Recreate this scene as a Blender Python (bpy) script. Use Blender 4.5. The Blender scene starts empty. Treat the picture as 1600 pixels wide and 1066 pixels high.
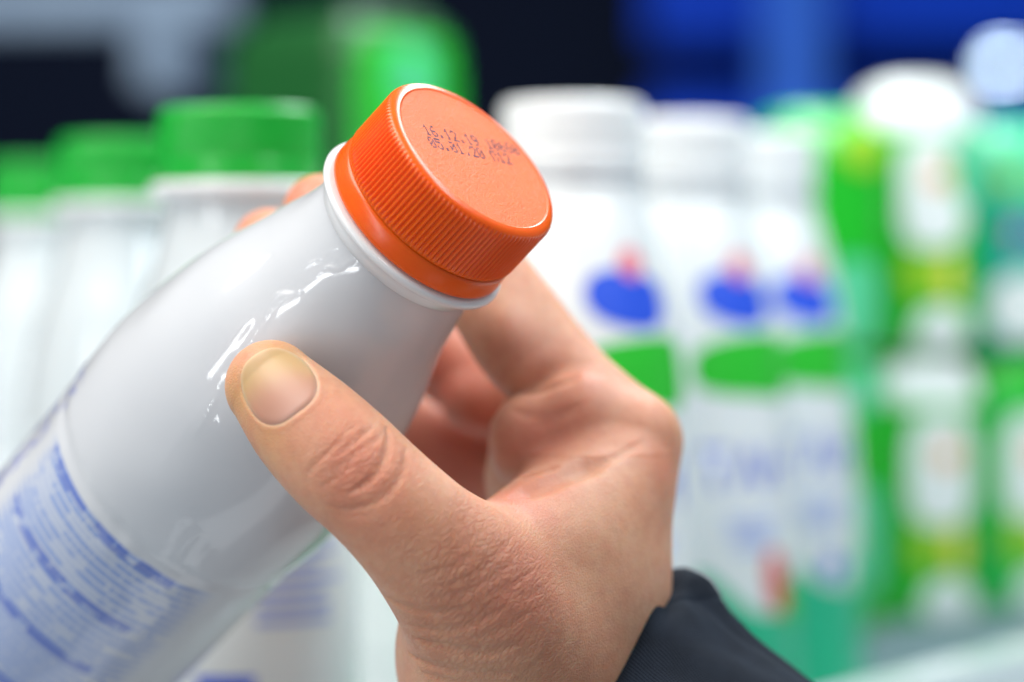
import bpy, bmesh, math, random
import numpy as np
from mathutils import Vector, Matrix, noise

random.seed(7); rng = np.random.default_rng(7)
SC = bpy.context.scene
COL = SC.collection

# ------------------------------------------------------------------ camera, world, lamps, exposure
CAM_H = 0.1432                       # lens height above the shelf floor (m)
PITCH = math.radians(0.96)
FPX = 85.0 / 36.0 * 1600.0          # focal length in photograph pixels
cd = bpy.data.cameras.new('camera'); cam = bpy.data.objects.new('camera', cd); COL.objects.link(cam)
cam.location = (0, 0, CAM_H); cam.rotation_euler = (math.pi/2 - PITCH, 0, 0)
cd.lens = 85.0; cd.sensor_width = 36.0; cd.sensor_fit = 'HORIZONTAL'
cd.clip_start = 0.02; cd.clip_end = 50
cd.dof.use_dof = True; cd.dof.focus_distance = 0.430; cd.dof.aperture_fstop = 4.7; cd.dof.aperture_blades = 0
SC.camera = cam

W = bpy.data.worlds.new('World'); SC.world = W; W.use_nodes = True
W.node_tree.nodes['Background'].inputs[0].default_value = (0.80, 0.90, 1.0, 1)
W.node_tree.nodes['Background'].inputs[1].default_value = 0.20

def area(name, loc, aim, sx, sy, power, color=(1, 1, 1)):
    l = bpy.data.lights.new(name, 'AREA'); l.shape = 'RECTANGLE'; l.size = sx; l.size_y = sy
    l.energy = power; l.color = color
    o = bpy.data.objects.new(name, l); COL.objects.link(o); o.location = loc
    o.rotation_euler = (Vector(aim) - Vector(loc)).to_track_quat('-Z', 'Y').to_euler()
    return o
area('ceiling_lamp', (-0.60, 0.16, 1.25), (0, 0.5, 0.14), 1.1, 0.9, 20.0, (1.0, 0.95, 0.89))
area('shelf_strip_lamp', (0.20, 0.70, 0.56), (0.09, 0.66, 0.10), 1.3, 0.10, 5.2, (0.86, 0.95, 1.0))
area('aisle_tube_lamp', (-0.85, -0.50, 0.20), (-0.03, 0.45, 0.14), 0.05, 1.1, 4.2, (0.93, 0.97, 1.0))
area('lower_bounce_fill', (-0.06, 0.36, -0.50), (-0.03, 0.47, 0.10), 0.6, 0.22, 0.35, (0.92, 0.97, 1.0))  # added fill from below, stands in for light bounced off the lower shelf

SC.view_settings.view_transform = 'Standard'; SC.view_settings.look = 'None'
SC.view_settings.exposure = 0.38; SC.view_settings.gamma = 1.0; SC.view_settings.use_curve_mapping = False
SC.render.engine = 'CYCLES'
SC.cycles.use_denoising = True
SC.cycles.max_bounces = 10
SC.cycles.sample_clamp_indirect = 6.0

# ------------------------------------------------------------------ camera space (mm: right, up, away) -> world (m)
CP, SP = math.cos(PITCH), math.sin(PITCH)
def to_world(p):
    p = np.asarray(p, float)
    x, y, z = p[..., 0], p[..., 1], p[..., 2]
    return np.stack([x, z*CP + y*SP, y*CP - z*SP + CAM_H*1000], -1) / 1000.0
def P(px, py, z):
    return np.array([(px-800.0)*z/FPX, (533.0-py)*z/FPX, z])

# ------------------------------------------------------------------ helpers
def mesh_obj(name, verts, faces, mat=None, parent=None, smooth=True):
    me = bpy.data.meshes.new(name)
    me.from_pydata([tuple(map(float, v)) for v in verts], [], [tuple(map(int, f)) for f in faces])
    me.validate(); me.update()
    if smooth: me.shade_smooth()
    if mat: me.materials.append(mat)
    o = bpy.data.objects.new(name, me); COL.objects.link(o)
    if parent is not None: o.parent = parent
    return o
def empty(name, mat4=None, label=None, cat=None, group=None):
    o = bpy.data.objects.new(name, None); COL.objects.link(o); o.empty_display_size = 0.01
    if mat4 is not None: o.matrix_world = mat4
    if label: o['label'] = label
    if cat: o['category'] = cat
    if group: o['group'] = group
    return o
def tag(o, label=None, cat=None, group=None, kind=None):
    for k, v in (('label', label), ('category', cat), ('group', group), ('kind', kind)):
        if v: o[k] = v
    return o
def lathe(prof, seg=96, close_top=False, close_bot=False):
    """prof: list of (r, h) from bottom to top"""
    V = []; F = []
    for r, h in prof:
        for i in range(seg):
            a = 2*math.pi*i/seg; V.append((r*math.cos(a), r*math.sin(a), h))
    n = len(prof)
    for j in range(n-1):
        for i in range(seg):
            k = (i+1) % seg
            F.append((j*seg+i, j*seg+k, (j+1)*seg+k, (j+1)*seg+i))
    if close_bot: F.append(tuple(range(seg-1, -1, -1)))
    if close_top: F.append(tuple((n-1)*seg+i for i in range(seg)))
    return V, F
def smooth_prof(pts, n):
    """monotone resample of (h, r) control points with Catmull-Rom"""
    pts = np.array(pts, float); h = np.linspace(pts[0, 0], pts[-1, 0], n)
    x, y = pts[:, 0], pts[:, 1]; m = np.gradient(y, x)
    i = np.clip(np.searchsorted(x, h, side='right')-1, 0, len(x)-2)
    d = x[i+1]-x[i]; t = (h-x[i])/d
    r = (2*t**3-3*t**2+1)*y[i]+(t**3-2*t**2+t)*d*m[i]+(-2*t**3+3*t**2)*y[i+1]+(t**3-t**2)*d*m[i+1]
    return h, r

class NT:
    def __init__(s, name):
        s.m = bpy.data.materials.new(name); s.m.use_nodes = True
        s.t = s.m.node_tree; s.b = s.t.nodes['Principled BSDF']
    def n(s, kind, **kw):
        nd = s.t.nodes.new(kind)
        for k, v in kw.items():
            if k.startswith('_'): setattr(nd, k[1:], v)
            else: nd.inputs[k.replace('__', ' ')].default_value = v
        return nd
    def l(s, a, b): s.t.links.new(a, b)
    def math(s, op, a, b=None, c=None, clamp=False):
        nd = s.t.nodes.new('ShaderNodeMath'); nd.operation = op; nd.use_clamp = clamp
        for i, v in enumerate((a, b, c)):
            if v is None: continue
            if isinstance(v, (int, float)): nd.inputs[i].default_value = v
            else: s.l(v, nd.inputs[i])
        return nd.outputs[0]
    def mix(s, fac, a, b, blend='MIX'):
        nd = s.t.nodes.new('ShaderNodeMix'); nd.data_type = 'RGBA'; nd.blend_type = blend
        for sock, v in ((nd.inputs[0], fac), (nd.inputs[6], a), (nd.inputs[7], b)):
            if isinstance(v, (int, float)): sock.default_value = v
            elif isinstance(v, (tuple, list)): sock.default_value = tuple(v)+((1,) if len(v) == 3 else ())
            else: s.l(v, sock)
        return nd.outputs[2]
    def set(s, **kw):
        for k, v in kw.items():
            sock = s.b.inputs[k.replace('__', ' ')]
            if isinstance(v, (int, float)): sock.default_value = v
            elif isinstance(v, (tuple, list)): sock.default_value = tuple(v)+((1,) if len(v) == 3 and sock.type == 'RGBA' else ())
            else: s.l(v, sock)
        return s
    def ramp(s, x, lo, hi):
        nd = s.t.nodes.new('ShaderNodeMapRange'); nd.interpolation_type = 'SMOOTHSTEP'
        s.l(x, nd.inputs[0]); nd.inputs[1].default_value = lo; nd.inputs[2].default_value = hi
        return nd.outputs[0]

def plastic(name, col, rough=0.35, coat=0.0, sss=0.0, noise=0.04, scale=60):
    t = NT(name)
    tc = t.n('ShaderNodeTexCoord'); nz = t.n('ShaderNodeTexNoise', Scale=scale, Detail=3.0); t.l(tc.outputs['Object'], nz.inputs['Vector'])
    dark = tuple(c*(1-noise*2) for c in col)
    t.set(Base__Color=t.mix(nz.outputs[0], col, dark), Roughness=rough, Coat__Weight=coat, Coat__Roughness=0.06)
    if sss:
        t.set(Subsurface__Weight=sss, Subsurface__Scale=0.004); t.b.inputs['Subsurface Radius'].default_value = (1, .8, .7)
    return t.m

# ------------------------------------------------------------------ held bottle geometry (camera space, mm)
N_AX = np.array([0.617, 0.631, -0.470]); N_AX /= np.linalg.norm(N_AX)      # towards the cap
CAP_TOP = P(743, 245, 435.0); CAP_HT = 17.5
FL = CAP_TOP - N_AX*CAP_HT                                                 # seat of the cap on the neck ring (L = 0)
E1 = np.array([0, 0, -1.0]); E1 -= E1.dot(N_AX)*N_AX; E1 /= np.linalg.norm(E1)   # side facing the lens
E2 = np.cross(N_AX, E1)                                                          # third axis
if E2[0] < 0: E2 = -E2
PROF = [(0, 17.3), (4, 17.3), (9, 17.9), (18.3, 20.3), (33, 25.0), (47.5, 28.0), (60, 29.2), (70, 29.1), (76, 28.75),
        (80, 28.5), (100, 28.2), (125, 28.2), (150, 28.2), (156, 27.5), (160, 25.0)]
PH, PR = smooth_prof(PROF, 400)
def bottle_r(L): return np.interp(L, PH, PR)
def bottle_local(p):
    d = p - FL
    L = -(d @ N_AX); a = d @ E1; b = d @ E2
    return L, a, b
def sd_bottle(p):
    L, a, b = bottle_local(p)
    rho = np.sqrt(a*a+b*b)
    d = (rho - bottle_r(np.clip(L, 0, 160)))*0.95
    ring = np.maximum(rho-21.3, np.abs(L-1.2)-1.6)
    cap = np.maximum(rho-19.3, np.maximum(L-0.5, -CAP_HT-L))
    body = np.maximum(d, np.maximum(-L, L-160))
    return np.minimum(np.minimum(body, ring), cap)
def march_many(sdf, pix, z0=395.0, z1=600.0):
    """first hits of the rays through photograph pixels (None where a ray misses)"""
    pix = np.array(pix, float)
    d = np.stack([(pix[:, 0]-800.0)/FPX, (533.0-pix[:, 1])/FPX, np.ones(len(pix))], 1); n = np.linalg.norm(d, axis=1); z = np.full(len(pix), z0)
    for _ in range(140):
        v = sdf(d*z[:, None]); z += np.where(v < 0.02, 0, np.maximum(v*0.7, 0.02)/n)
        if np.all((v < 0.02) | (z > z1)): break
    return [d[i]*z[i] if (v[i] < .02 and z[i] < z1) else None for i in range(len(pix))]
def march(sdf, px, py): return march_many(sdf, [(px, py)])[0]

#HAND_BEGIN
# ------------------------------------------------------------------ the hand as one distance field
def smin(a, b, k):
    h = np.clip(0.5+0.5*(b-a)/k, 0, 1)
    return b*(1-h)+a*h-k*h*(1-h)
def smax(a, b, k): return -smin(-a, -b, k)
def round_cone(p, a, b, r1, r2):
    ba = b-a; l2 = ba.dot(ba)
    pa = p-a
    t = np.clip(pa@ba/l2, 0, 1)
    d = pa - t[:, None]*ba
    return np.sqrt(np.einsum('ij,ij->i', d, d)) - (r1+(r2-r1)*t)
def spline(pts, n):
    pts = np.array(pts, float); out = []
    q = np.vstack([2*pts[0]-pts[1], pts, 2*pts[-1]-pts[-2]])
    for i in range(1, len(q)-2):
        for t in np.linspace(0, 1, n, endpoint=False):
            out.append(0.5*((2*q[i])+(-q[i-1]+q[i+1])*t+(2*q[i-1]-5*q[i]+4*q[i+1]-q[i+2])*t*t+(-q[i-1]+3*q[i]-3*q[i+1]+q[i+2])*t**3))
    out.append(q[-2]); return np.array(out)
CULL = 11.0
class Limb:
    """tapered tube through points [(px, py, z, r)], flattened by q along w"""
    def __init__(s, pts, n=3, w=None, q=1.0):
        A = np.array([list(P(a, b, c))+[r] for a, b, c, r in pts])
        s.M = np.eye(3)
        if w is not None:
            w = np.array(w, float); w /= np.linalg.norm(w); s.M = np.eye(3)+(1/q-1)*np.outer(w, w)
        s.q = q; s.n = n
        c = A[:, :3]; R = A[:, 3].max()*max(1, q); s.lo = c.min(0)-R-1; s.hi = c.max(0)+R+1
        B = np.hstack([c@s.M.T, A[:, 3:]])
        Q = np.vstack([2*B[0]-B[1], B, 2*B[-1]-B[-2]])
        s.K = np.array([[2*Q[i], -Q[i-1]+Q[i+1], 2*Q[i-1]-5*Q[i]+4*Q[i+1]-Q[i+2], -Q[i-1]+3*Q[i]-3*Q[i+1]+Q[i+2]] for i in range(1, len(Q)-2)])*0.5
        s.m = len(s.K)
        u = np.arange(s.m*n+1)/n; s.S = s.ev(u)[0][:, :3]
    def ev(s, u):
        i = np.clip(u.astype(int), 0, s.m-1); t = (u-i)[:, None]; k = s.K[i]
        return k[:, 0]+t*(k[:, 1]+t*(k[:, 2]+t*k[:, 3])), k[:, 1]+t*(2*k[:, 2]+3*t*k[:, 3])
    def __call__(s, p):
        box = np.maximum(np.maximum(s.lo-p, p-s.hi), 0)
        d = np.sqrt(np.einsum('ij,ij->i', box, box))
        j = np.where(d < CULL)[0]
        d += 3
        if len(j):
            ps = p[j]@s.M.T
            best = np.full(len(j), 1e9); bu = np.zeros(len(j))
            for i in range(len(s.S)-1):
                ba = s.S[i+1]-s.S[i]; pa = ps-s.S[i]
                t = np.clip(pa@ba/ba.dot(ba), 0, 1); v = pa-t[:, None]*ba
                e = np.einsum('ij,ij->i', v, v); m = e < best
                best[m] = e[m]; bu[m] = (i+t[m])/s.n
            for _ in range(2):
                c, g = s.ev(bu)
                bu = np.clip(bu+np.einsum('ij,ij->i', ps-c[:, :3], g[:, :3])/np.einsum('ij,ij->i', g[:, :3], g[:, :3]), 0, s.m)
            c, g = s.ev(bu); v = ps-c[:, :3]
            d[j] = (np.sqrt(np.einsum('ij,ij->i', v, v))-c[:, 3])*(0.5+0.5*s.q)
        return d
class Blob:
    """ellipsoid with axes"""
    def __init__(s, c, r, ax=None):
        s.c = P(*c); s.r = np.array(r, float); s.A = np.eye(3) if ax is None else ax
    def __call__(s, p):
        d = (p-s.c)@s.A.T
        k = np.linalg.norm(d/s.r, axis=1); g = np.linalg.norm(d/(s.r**2), axis=1)
        return k*(k-1)/np.maximum(g, 1e-6)

thumb = Limb([(424, 604, 429.5, 8.3), (474, 660, 426, 10.0), (532, 718, 423, 10.7), (590, 772, 422, 10.6), (645, 826, 423, 11.2),
              (706, 890, 427, 13.0), (760, 965, 434, 15.0), (800, 1050, 446, 16.5)], 3, (0.12, 0.10, 1.0), 0.86)
index = Limb([(985, 690, 470, 9.6), (900, 612, 474, 9.2), (848, 553, 477, 9.2), (795, 482, 479, 9.0), (735, 405, 480, 8.4), (655, 348, 480, 8.0), (575, 333, 478, 7.7), (500, 331, 473, 7.3)], 3)
middle = Limb([(975, 728, 490, 9.5), (870, 660, 500, 9.0), (735, 592, 506, 8.6), (640, 520, 508, 8.4), (560, 450, 503, 8.0), (480, 404, 492, 7.8), (421, 384, 482, 7.4)], 3)
ring = Limb([(945, 780, 508, 9.0), (850, 755, 514, 9.4), (705, 710, 521, 9.8), (600, 640, 526, 8.4), (500, 560, 517, 7.6), (420, 500, 502, 7.0)], 3)
pinky = Limb([(915, 850, 524, 8.2), (800, 850, 536, 8.0), (690, 820, 542, 7.5), (590, 740, 540, 7.0), (500, 660, 528, 6.5)], 3)
mc = [Limb([(985, 690, 468, 9.8), (962, 800, 463, 10.6), (948, 920, 461, 12.0), (930, 1060, 464, 13.5)], 3),
      Limb([(972, 722, 488, 10), (930, 880, 482, 11), (900, 1060, 480, 13)], 3),
      Limb([(945, 780, 506, 10), (915, 900, 498, 10.5), (890, 1060, 492, 12)], 3),
      Limb([(915, 850, 522, 9.5), (890, 960, 514, 10), (870, 1070, 503, 11.5)], 3)]
pads = [Limb([(905, 665, 468, 10.5), (858, 690, 472, 10.5), (850, 745, 480, 11.0)], 3),
        Limb([(850, 745, 480, 10.0), (850, 840, 500, 11.0), (840, 960, 495, 12.0)], 3)]
web = Limb([(690, 868, 428, 9.0), (800, 865, 440, 10.0), (880, 830, 450, 9.5), (960, 760, 461, 8.5)], 3)
fpads = [Limb([(758, 486, 474, 6.6), (788, 532, 471, 6.9), (812, 570, 470.5, 6.4)]), Blob((735, 628, 500), (6, 6, 6)), Blob((830, 690, 466), (8, 9, 7))]
fill = [Blob((860, 930, 449), (16, 22, 13)), Blob((770, 1010, 446), (17, 20, 15)), Blob((905, 880, 456), (13, 20, 11))]
forearm = Limb([(790, 1040, 466, 19), (850, 1120, 476, 21.5), (960, 1220, 482, 24), (1110, 1345, 488, 27)], 3, (0, 0, 1), 1.15)

def sd_hand_base(p):
    palm = mc[0](p)
    for f in mc[1:]: palm = smin(palm, f(p), 7)
    for f in pads: palm = smin(palm, f(p), 3.5)
    palm = smin(palm, fpads[2](p), 3.0)
    core = smin(palm, fill[0](p), 9)
    core = smin(core, fill[1](p), 9); core = smin(core, fill[2](p), 8)
    core = smin(core, forearm(p), 14)
    d = smin(core, smin(web(p), thumb(p), 5), 7)
    fi = smin(core, smin(index(p), fpads[0](p), 4), 2.2)
    d = smin(d, fi, 0.6)
    d = smin(d, smin(palm, smin(middle(p), fpads[1](p), 3), 2.5), 0.6)
    for f in (ring, pinky):
        d = smin(d, smin(palm, f(p), 3.0), 0.6)
    return d
def sd_hand_nodetail(p):
    return smax(sd_hand_base(p), -(sd_bottle(p)-0.05), 0.8)
CREASES = []; BUMPS = []
def sd_hand(p):
    d = sd_hand_base(p)
    for pts, depth, width in CREASES:
        c = pts.mean(0); R = np.max(np.linalg.norm(pts-c, axis=1))+4*width
        s = np.where(np.einsum('ij,ij->i', p-c, p-c) < R*R)[0]
        if len(s) == 0: continue
        q = p[s]; e = np.full(len(s), 1e9)
        n = len(pts)-1
        for i in range(n):
            ba = pts[i+1]-pts[i]; pa = q-pts[i]
            t = np.clip(pa@ba/ba.dot(ba), 0, 1); v = pa-t[:, None]*ba
            u = (i+t)/n; taper = np.clip(np.minimum(u, 1-u)*5, 0.12, 1)
            dist = np.sqrt(np.einsum('ij,ij->i', v, v))/taper**0.4
            e = np.minimum(e, dist + (1-taper)*0.6*width)
        d[s] += depth*np.exp(-(e/width)**2)
    for c, r, h in BUMPS:
        v = (p-c)/r; k = np.einsum('ij,ij->i', v, v)
        d -= h*np.exp(-k)
    return smax(d, -(sd_bottle(p)-0.05), 0.8)
_cq = []
def crease(px, depth=0.5, width=0.7): _cq.append((px, depth, width))
# thumb joint folds
crease([(526, 714), (545, 697), (565, 681), (582, 666)], .34, .5)
crease([(508, 745), (535, 725), (560, 705), (585, 690), (600, 672)], .24, .45)
crease([(541, 773), (575, 752), (596, 725), (606, 697), (604, 668)], .62, .62)
crease([(512, 790), (545, 796), (585, 785), (615, 760), (632, 725), (633, 700)], .36, .7)
crease([(480, 744), (495, 722), (520, 700), (545, 680)], .22, .5)
crease([(500, 765), (530, 742), (556, 722)], .18, .45)
crease([(484, 762), (479, 745), (486, 728)], .14, .6)
crease([(518, 803), (560, 807), (600, 795)], .15, .5)
crease([(560, 662), (545, 672), (530, 684)], .14, .4)
crease([(560, 780), (590, 770), (612, 748)], .14, .45)
# folds at the wrist end of the thumb
crease([(600, 942), (616, 970), (648, 996), (700, 1012), (762, 1018), (810, 1008)], .75, 1.0)
crease([(600, 958), (610, 988), (640, 1022), (690, 1044), (750, 1054), (800, 1052)], .70, 1.2)
crease([(602, 932), (640, 950), (680, 956), (730, 948)], .45, .75)
crease([(640, 976), (690, 984), (735, 975), (790, 948)], .34, .8)
crease([(690, 915), (730, 905), (770, 880)], .16, .9)
crease([(670, 935), (720, 928), (765, 905), (800, 880)], .18, .9)
crease([(730, 1000), (780, 985), (830, 955)], .20, .9)
crease([(650, 900), (700, 890), (740, 866)], .14, .9)
crease([(660, 1050), (720, 1068), (790, 1064)], .55, 1.1)
crease([(760, 930), (800, 915), (835, 890)], .15, .8)
crease([(745, 890), (775, 868), (800, 840)], .12, .8)
crease([(790, 925), (820, 930), (850, 920)], .12, .8)
crease([(700, 965), (745, 960), (785, 930)], .16, .8)
# palm lines
crease([(800, 776), (835, 764), (870, 748), (910, 732), (945, 720)], 1.9, 2.0)
crease([(850, 756), (880, 744), (905, 734), (935, 724)], 1.0, .9)
crease([(920, 728), (960, 714), (1005, 690)], .35, .9)
crease([(806, 614), (830, 612), (858, 606), (885, 596), (905, 585)], .9, 1.0)
crease([(768, 640), (764, 680), (768, 720), (776, 760)], .4, 1.0)
crease([(905, 640), (870, 655), (835, 668)], .25, 1.2)
crease([(812, 748), (845, 737), (872, 728)], .7, .8)
crease([(800, 640), (830, 650), (870, 648), (910, 630)], .3, 1.2)
crease([(880, 860), (905, 882), (930, 895)], .08, 1.5)

_hits = march_many(sd_hand_nodetail, [q for c in _cq for q in c[0]]); _k = 0
for _px, _dp, _wd in _cq:
    _q = [x for x in _hits[_k:_k+len(_px)] if x is not None]; _k += len(_px)
    if len(_q) > 1: CREASES.append((spline(np.array(_q), 4), _dp, _wd))
# nail frame (camera space)
NC = march(sd_hand_nodetail, 433, 600)
_a = march(sd_hand_nodetail, 466, 652); _b = march(sd_hand_nodetail, 402, 556)
NT_ = (_b-_a)/np.linalg.norm(_b-_a)
NN = np.array([0.04, 0.10, -1.0]); NN -= NN.dot(NT_)*NT_; NN /= np.linalg.norm(NN)
NB = np.cross(NT_, NN)
if NB[0] < 0: NB = -NB
def nail_e(u, v):
    """signed mm from the nail outline (u across, v towards the tip)"""
    vv = np.where(v < 0, v/7.0, v/7.4); uu = u/(6.25-0.25*np.clip(-v/7, 0, 1))
    k = (np.abs(uu)**2.7+np.abs(vv)**2.5)**(1/2.6)*(1+.007*np.sin(3*np.arctan2(vv, uu)+.8))
    return (k-1)*6.2
_sd_hand0 = sd_hand
def sd_hand(p):
    d = _sd_hand0(p)
    q = p-NC; j = np.where(np.einsum('ij,ij->i', q, q) < 14**2)[0]
    if len(j):
        q = q[j]; u = q@NB; v = q@NT_; w = q@NN
        e = nail_e(u, v); front = np.clip((w+5.5)/2.5, 0, 1)
        side = np.clip((6.3-v)/3.0, 0, 1)
        ridge = 0.14*np.exp(-((e-.62)/0.5)**2)*(0.15+0.85*side)
        sink = 0.65*(0.5-0.5*np.tanh((e+0.15)/0.28))
        d[j] += front*(sink-ridge)
    return smax(d, -(sd_bottle(p)-0.05), 0.8)

def surface_nets(sdf, lo, hi, h):
    lo = np.array(lo, float); hi = np.array(hi, float)
    f = 4; H = h*f
    nc = np.ceil((hi-lo)/H).astype(int)+1
    gx = np.stack(np.meshgrid(*[np.arange(n) for n in nc], indexing='ij'), -1).reshape(-1, 3)
    def ev(pts):
        out = np.empty(len(pts))
        for i in range(0, len(pts), 60000): out[i:i+60000] = sdf(pts[i:i+60000])
        return out
    global CULL
    CULL = 40.0; D = ev(lo+gx*H).reshape(nc); CULL = 9.0
    n1 = (nc-1)*2+1                      # refine x2
    def refine(D, n, step, band):
        R = np.repeat(np.repeat(np.repeat(D, 2, 0), 2, 1), 2, 2)[:n[0], :n[1], :n[2]].copy()
        idx = np.argwhere(np.abs(R) < band)
        R[tuple(idx.T)] = ev(lo+idx*step)
        return R
    D = refine(D, n1, H/2, H*1.5)
    n2 = (n1-1)*2+1
    D = refine(D, n2, h, H*.75)
    S = D < 0
    c = [S[i:S.shape[0]-1+i, j:S.shape[1]-1+j, k:S.shape[2]-1+k] for i in (0, 1) for j in (0, 1) for k in (0, 1)]
    cnt = sum(x.astype(np.int8) for x in c)
    act = np.argwhere((cnt > 0) & (cnt < 8))
    vid = -np.ones(cnt.shape, int); vid[tuple(act.T)] = np.arange(len(act))
    off = np.array([(i, j, k) for i in (0, 1) for j in (0, 1) for k in (0, 1)])
    val = np.stack([D[act[:, 0]+o[0], act[:, 1]+o[1], act[:, 2]+o[2]] for o in off], 1)
    acc = np.zeros((len(act), 3)); w = np.zeros(len(act))
    for a in range(8):
        for b in range(a+1, 8):
            if np.abs(off[a]-off[b]).sum() != 1: continue
            va, vb = val[:, a], val[:, b]; m = (va < 0) != (vb < 0)
            t = np.where(m, va/np.where(m, va-vb, 1), 0)
            acc += np.where(m[:, None], off[a]+t[:, None]*(off[b]-off[a]), 0); w += m
    V = lo+(act+acc/w[:, None])*h
    Q = []
    for ax in range(3):
        u, v = (ax+1) % 3, (ax+2) % 3
        sl0 = [slice(None)]*3; sl1 = [slice(None)]*3
        sl0[ax] = slice(0, -1); sl1[ax] = slice(1, None)
        A = S[tuple(sl0)]; B = S[tuple(sl1)]
        e = np.argwhere(A != B)
        e = e[(e[:, u] > 0) & (e[:, v] > 0) & (e[:, u] < D.shape[u]-1) & (e[:, v] < D.shape[v]-1)]
        def g(du, dv):
            x = e.copy(); x[:, u] -= du; x[:, v] -= dv; return vid[tuple(x.T)]
        q = np.stack([g(1, 1), g(0, 1), g(0, 0), g(1, 0)], 1)
        flip = ~A[tuple(e.T)]
        q[flip] = q[flip][:, ::-1]
        Q.append(q)
    Q = np.vstack(Q); Q = Q[(Q >= 0).all(1)]
    G = np.stack([(val[:, off[:, i] == 1].mean(1)-val[:, off[:, i] == 0].mean(1))/h for i in range(3)], 1)
    V -= np.clip(ev(V)/np.maximum((G*G).sum(1), 0.2), -h, h)[:, None]*G
    return V, Q
HV, HQ = surface_nets(sd_hand, (-55, -98, 405), (62, 36, 560), 0.46)
#HAND_END

# ------------------------------------------------------------------ skin and nail
def skin_material():
    t = NT('skin')
    tc = t.n('ShaderNodeTexCoord'); at = t.n('ShaderNodeAttribute', _attribute_name='zone')
    sep = t.n('ShaderNodeSeparateColor'); t.l(at.outputs['Color'], sep.inputs[0])
    red, wr, yel = sep.outputs[0], sep.outputs[1], sep.outputs[2]
    O = tc.outputs['Object']
    n1 = t.n('ShaderNodeTexNoise', Scale=55.0, Detail=4.0, Roughness=0.6); t.l(O, n1.inputs['Vector'])
    n2 = t.n('ShaderNodeTexNoise', Scale=420.0, Detail=3.0, Roughness=0.6); t.l(O, n2.inputs['Vector'])
    base = t.mix(t.ramp(n1.outputs[0], .35, .68), (0.690, 0.385, 0.245), (0.615, 0.290, 0.180))
    base = t.mix(t.math('MULTIPLY', t.ramp(n2.outputs[0], .45, .72), .22), base, (0.44, 0.19, 0.12))
    base = t.mix(t.math('MULTIPLY', red, 1.0, None, True), base, (0.60, 0.165, 0.110))
    base = t.mix(t.math('MULTIPLY', yel, 0.7), base, (0.60, 0.36, 0.14))
    cu = t.n('ShaderNodeAttribute', _attribute_name='cuticle'); base = t.mix(t.math('MULTIPLY', cu.outputs['Fac'], .45), base, (0.72, 0.52, 0.38))
    n4 = t.n('ShaderNodeTexNoise', Scale=150.0, Detail=5.0, Roughness=0.65); t.l(O, n4.inputs['Vector']); base = t.mix(t.math('MULTIPLY', t.ramp(n4.outputs[0], .42, .70), .30), base, (0.58, 0.22, 0.13))
    # relief: fine cells, stretched folds across the thumb, pores
    def dot(v):
        d = t.n('ShaderNodeVectorMath', _operation='DOT_PRODUCT'); t.l(O, d.inputs[0]); d.inputs[1].default_value = v; return d.outputs['Value']
    al, ac, dp = dot((-.70, 0, .71)), dot((.71, 0, .70)), dot((0, 1, 0))
    def comb(a, b, c):
        k = t.n('ShaderNodeCombineXYZ'); t.l(t.math('MULTIPLY', al, a), k.inputs[0]); t.l(t.math('MULTIPLY', ac, b), k.inputs[1]); t.l(t.math('MULTIPLY', dp, c), k.inputs[2]); return k.outputs[0]
    warp = t.n('ShaderNodeTexNoise', Scale=160.0, Detail=2.0); t.l(O, warp.inputs['Vector'])
    def warped(v, amt):
        a = t.n('ShaderNodeVectorMath', _operation='MULTIPLY_ADD'); t.l(warp.outputs['Color'], a.inputs[0]); a.inputs[1].default_value = (amt,)*3; t.l(v, a.inputs[2]); return a.outputs[0]
    fold = t.n('ShaderNodeTexVoronoi', _feature='DISTANCE_TO_EDGE', Scale=1.0); t.l(warped(comb(900, 420, 520), .5), fold.inputs['Vector'])
    cell = t.n('ShaderNodeTexVoronoi', _feature='DISTANCE_TO_EDGE', Scale=1.0); t.l(warped(comb(1900, 1350, 1500), .6), cell.inputs['Vector'])
    fold_h = t.ramp(fold.outputs['Distance'], 0.0, 0.28); cell_h = t.ramp(cell.outputs['Distance'], 0.0, 0.30)
    n3 = t.n('ShaderNodeTexNoise', Scale=900.0, Detail=4.0, Roughness=0.65); t.l(O, n3.inputs['Vector'])
    long_ = t.n('ShaderNodeTexNoise', Scale=1.0, Detail=3.0, Roughness=0.55); t.l(warped(comb(520, 150, 200), .5), long_.inputs['Vector'])
    h = t.math('MULTIPLY', fold_h, t.math('MULTIPLY_ADD', wr, .85, 0.05))
    h = t.math('MULTIPLY_ADD', cell_h, t.math('MULTIPLY_ADD', wr, 0.30, 0.30), h)
    h = t.math('MULTIPLY_ADD', n3.outputs[0], 0.40, h)
    h = t.math('MULTIPLY_ADD', long_.outputs[0], t.math('MULTIPLY_ADD', wr, 1.0, 0.20), h)
    bp = t.n('ShaderNodeBump', Strength=0.85, Distance=0.00016); t.l(h, bp.inputs['Height'])
    # darker red tone inside the folds
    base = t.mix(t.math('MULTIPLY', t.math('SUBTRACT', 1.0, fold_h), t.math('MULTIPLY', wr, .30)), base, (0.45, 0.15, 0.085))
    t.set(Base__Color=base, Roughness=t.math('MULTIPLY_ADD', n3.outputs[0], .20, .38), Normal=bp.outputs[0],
          Subsurface__Weight=1.0, Subsurface__Scale=0.0019, Specular__IOR__Level=0.42)
    t.b.inputs['Subsurface Radius'].default_value = (1.0, 0.40, 0.22)
    return t.m
ZR = [(560, 725, 8, .45), (800, 905, 10, .5), (690, 720, 18, .95), (700, 600, 14, .9), (740, 660, 10, .9), (830, 560, 9, .35), (800, 775, 8, .65), (850, 760, 7, .45), (1040, 730, 6, .30),
      (545, 660, 6, .25), (840, 690, 12, .65), (465, 300, 8, .55), (390, 345, 8, .4), (690, 560, 9, .8), (480, 690, 6, .15), (905, 590, 6, .3)]
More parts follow.
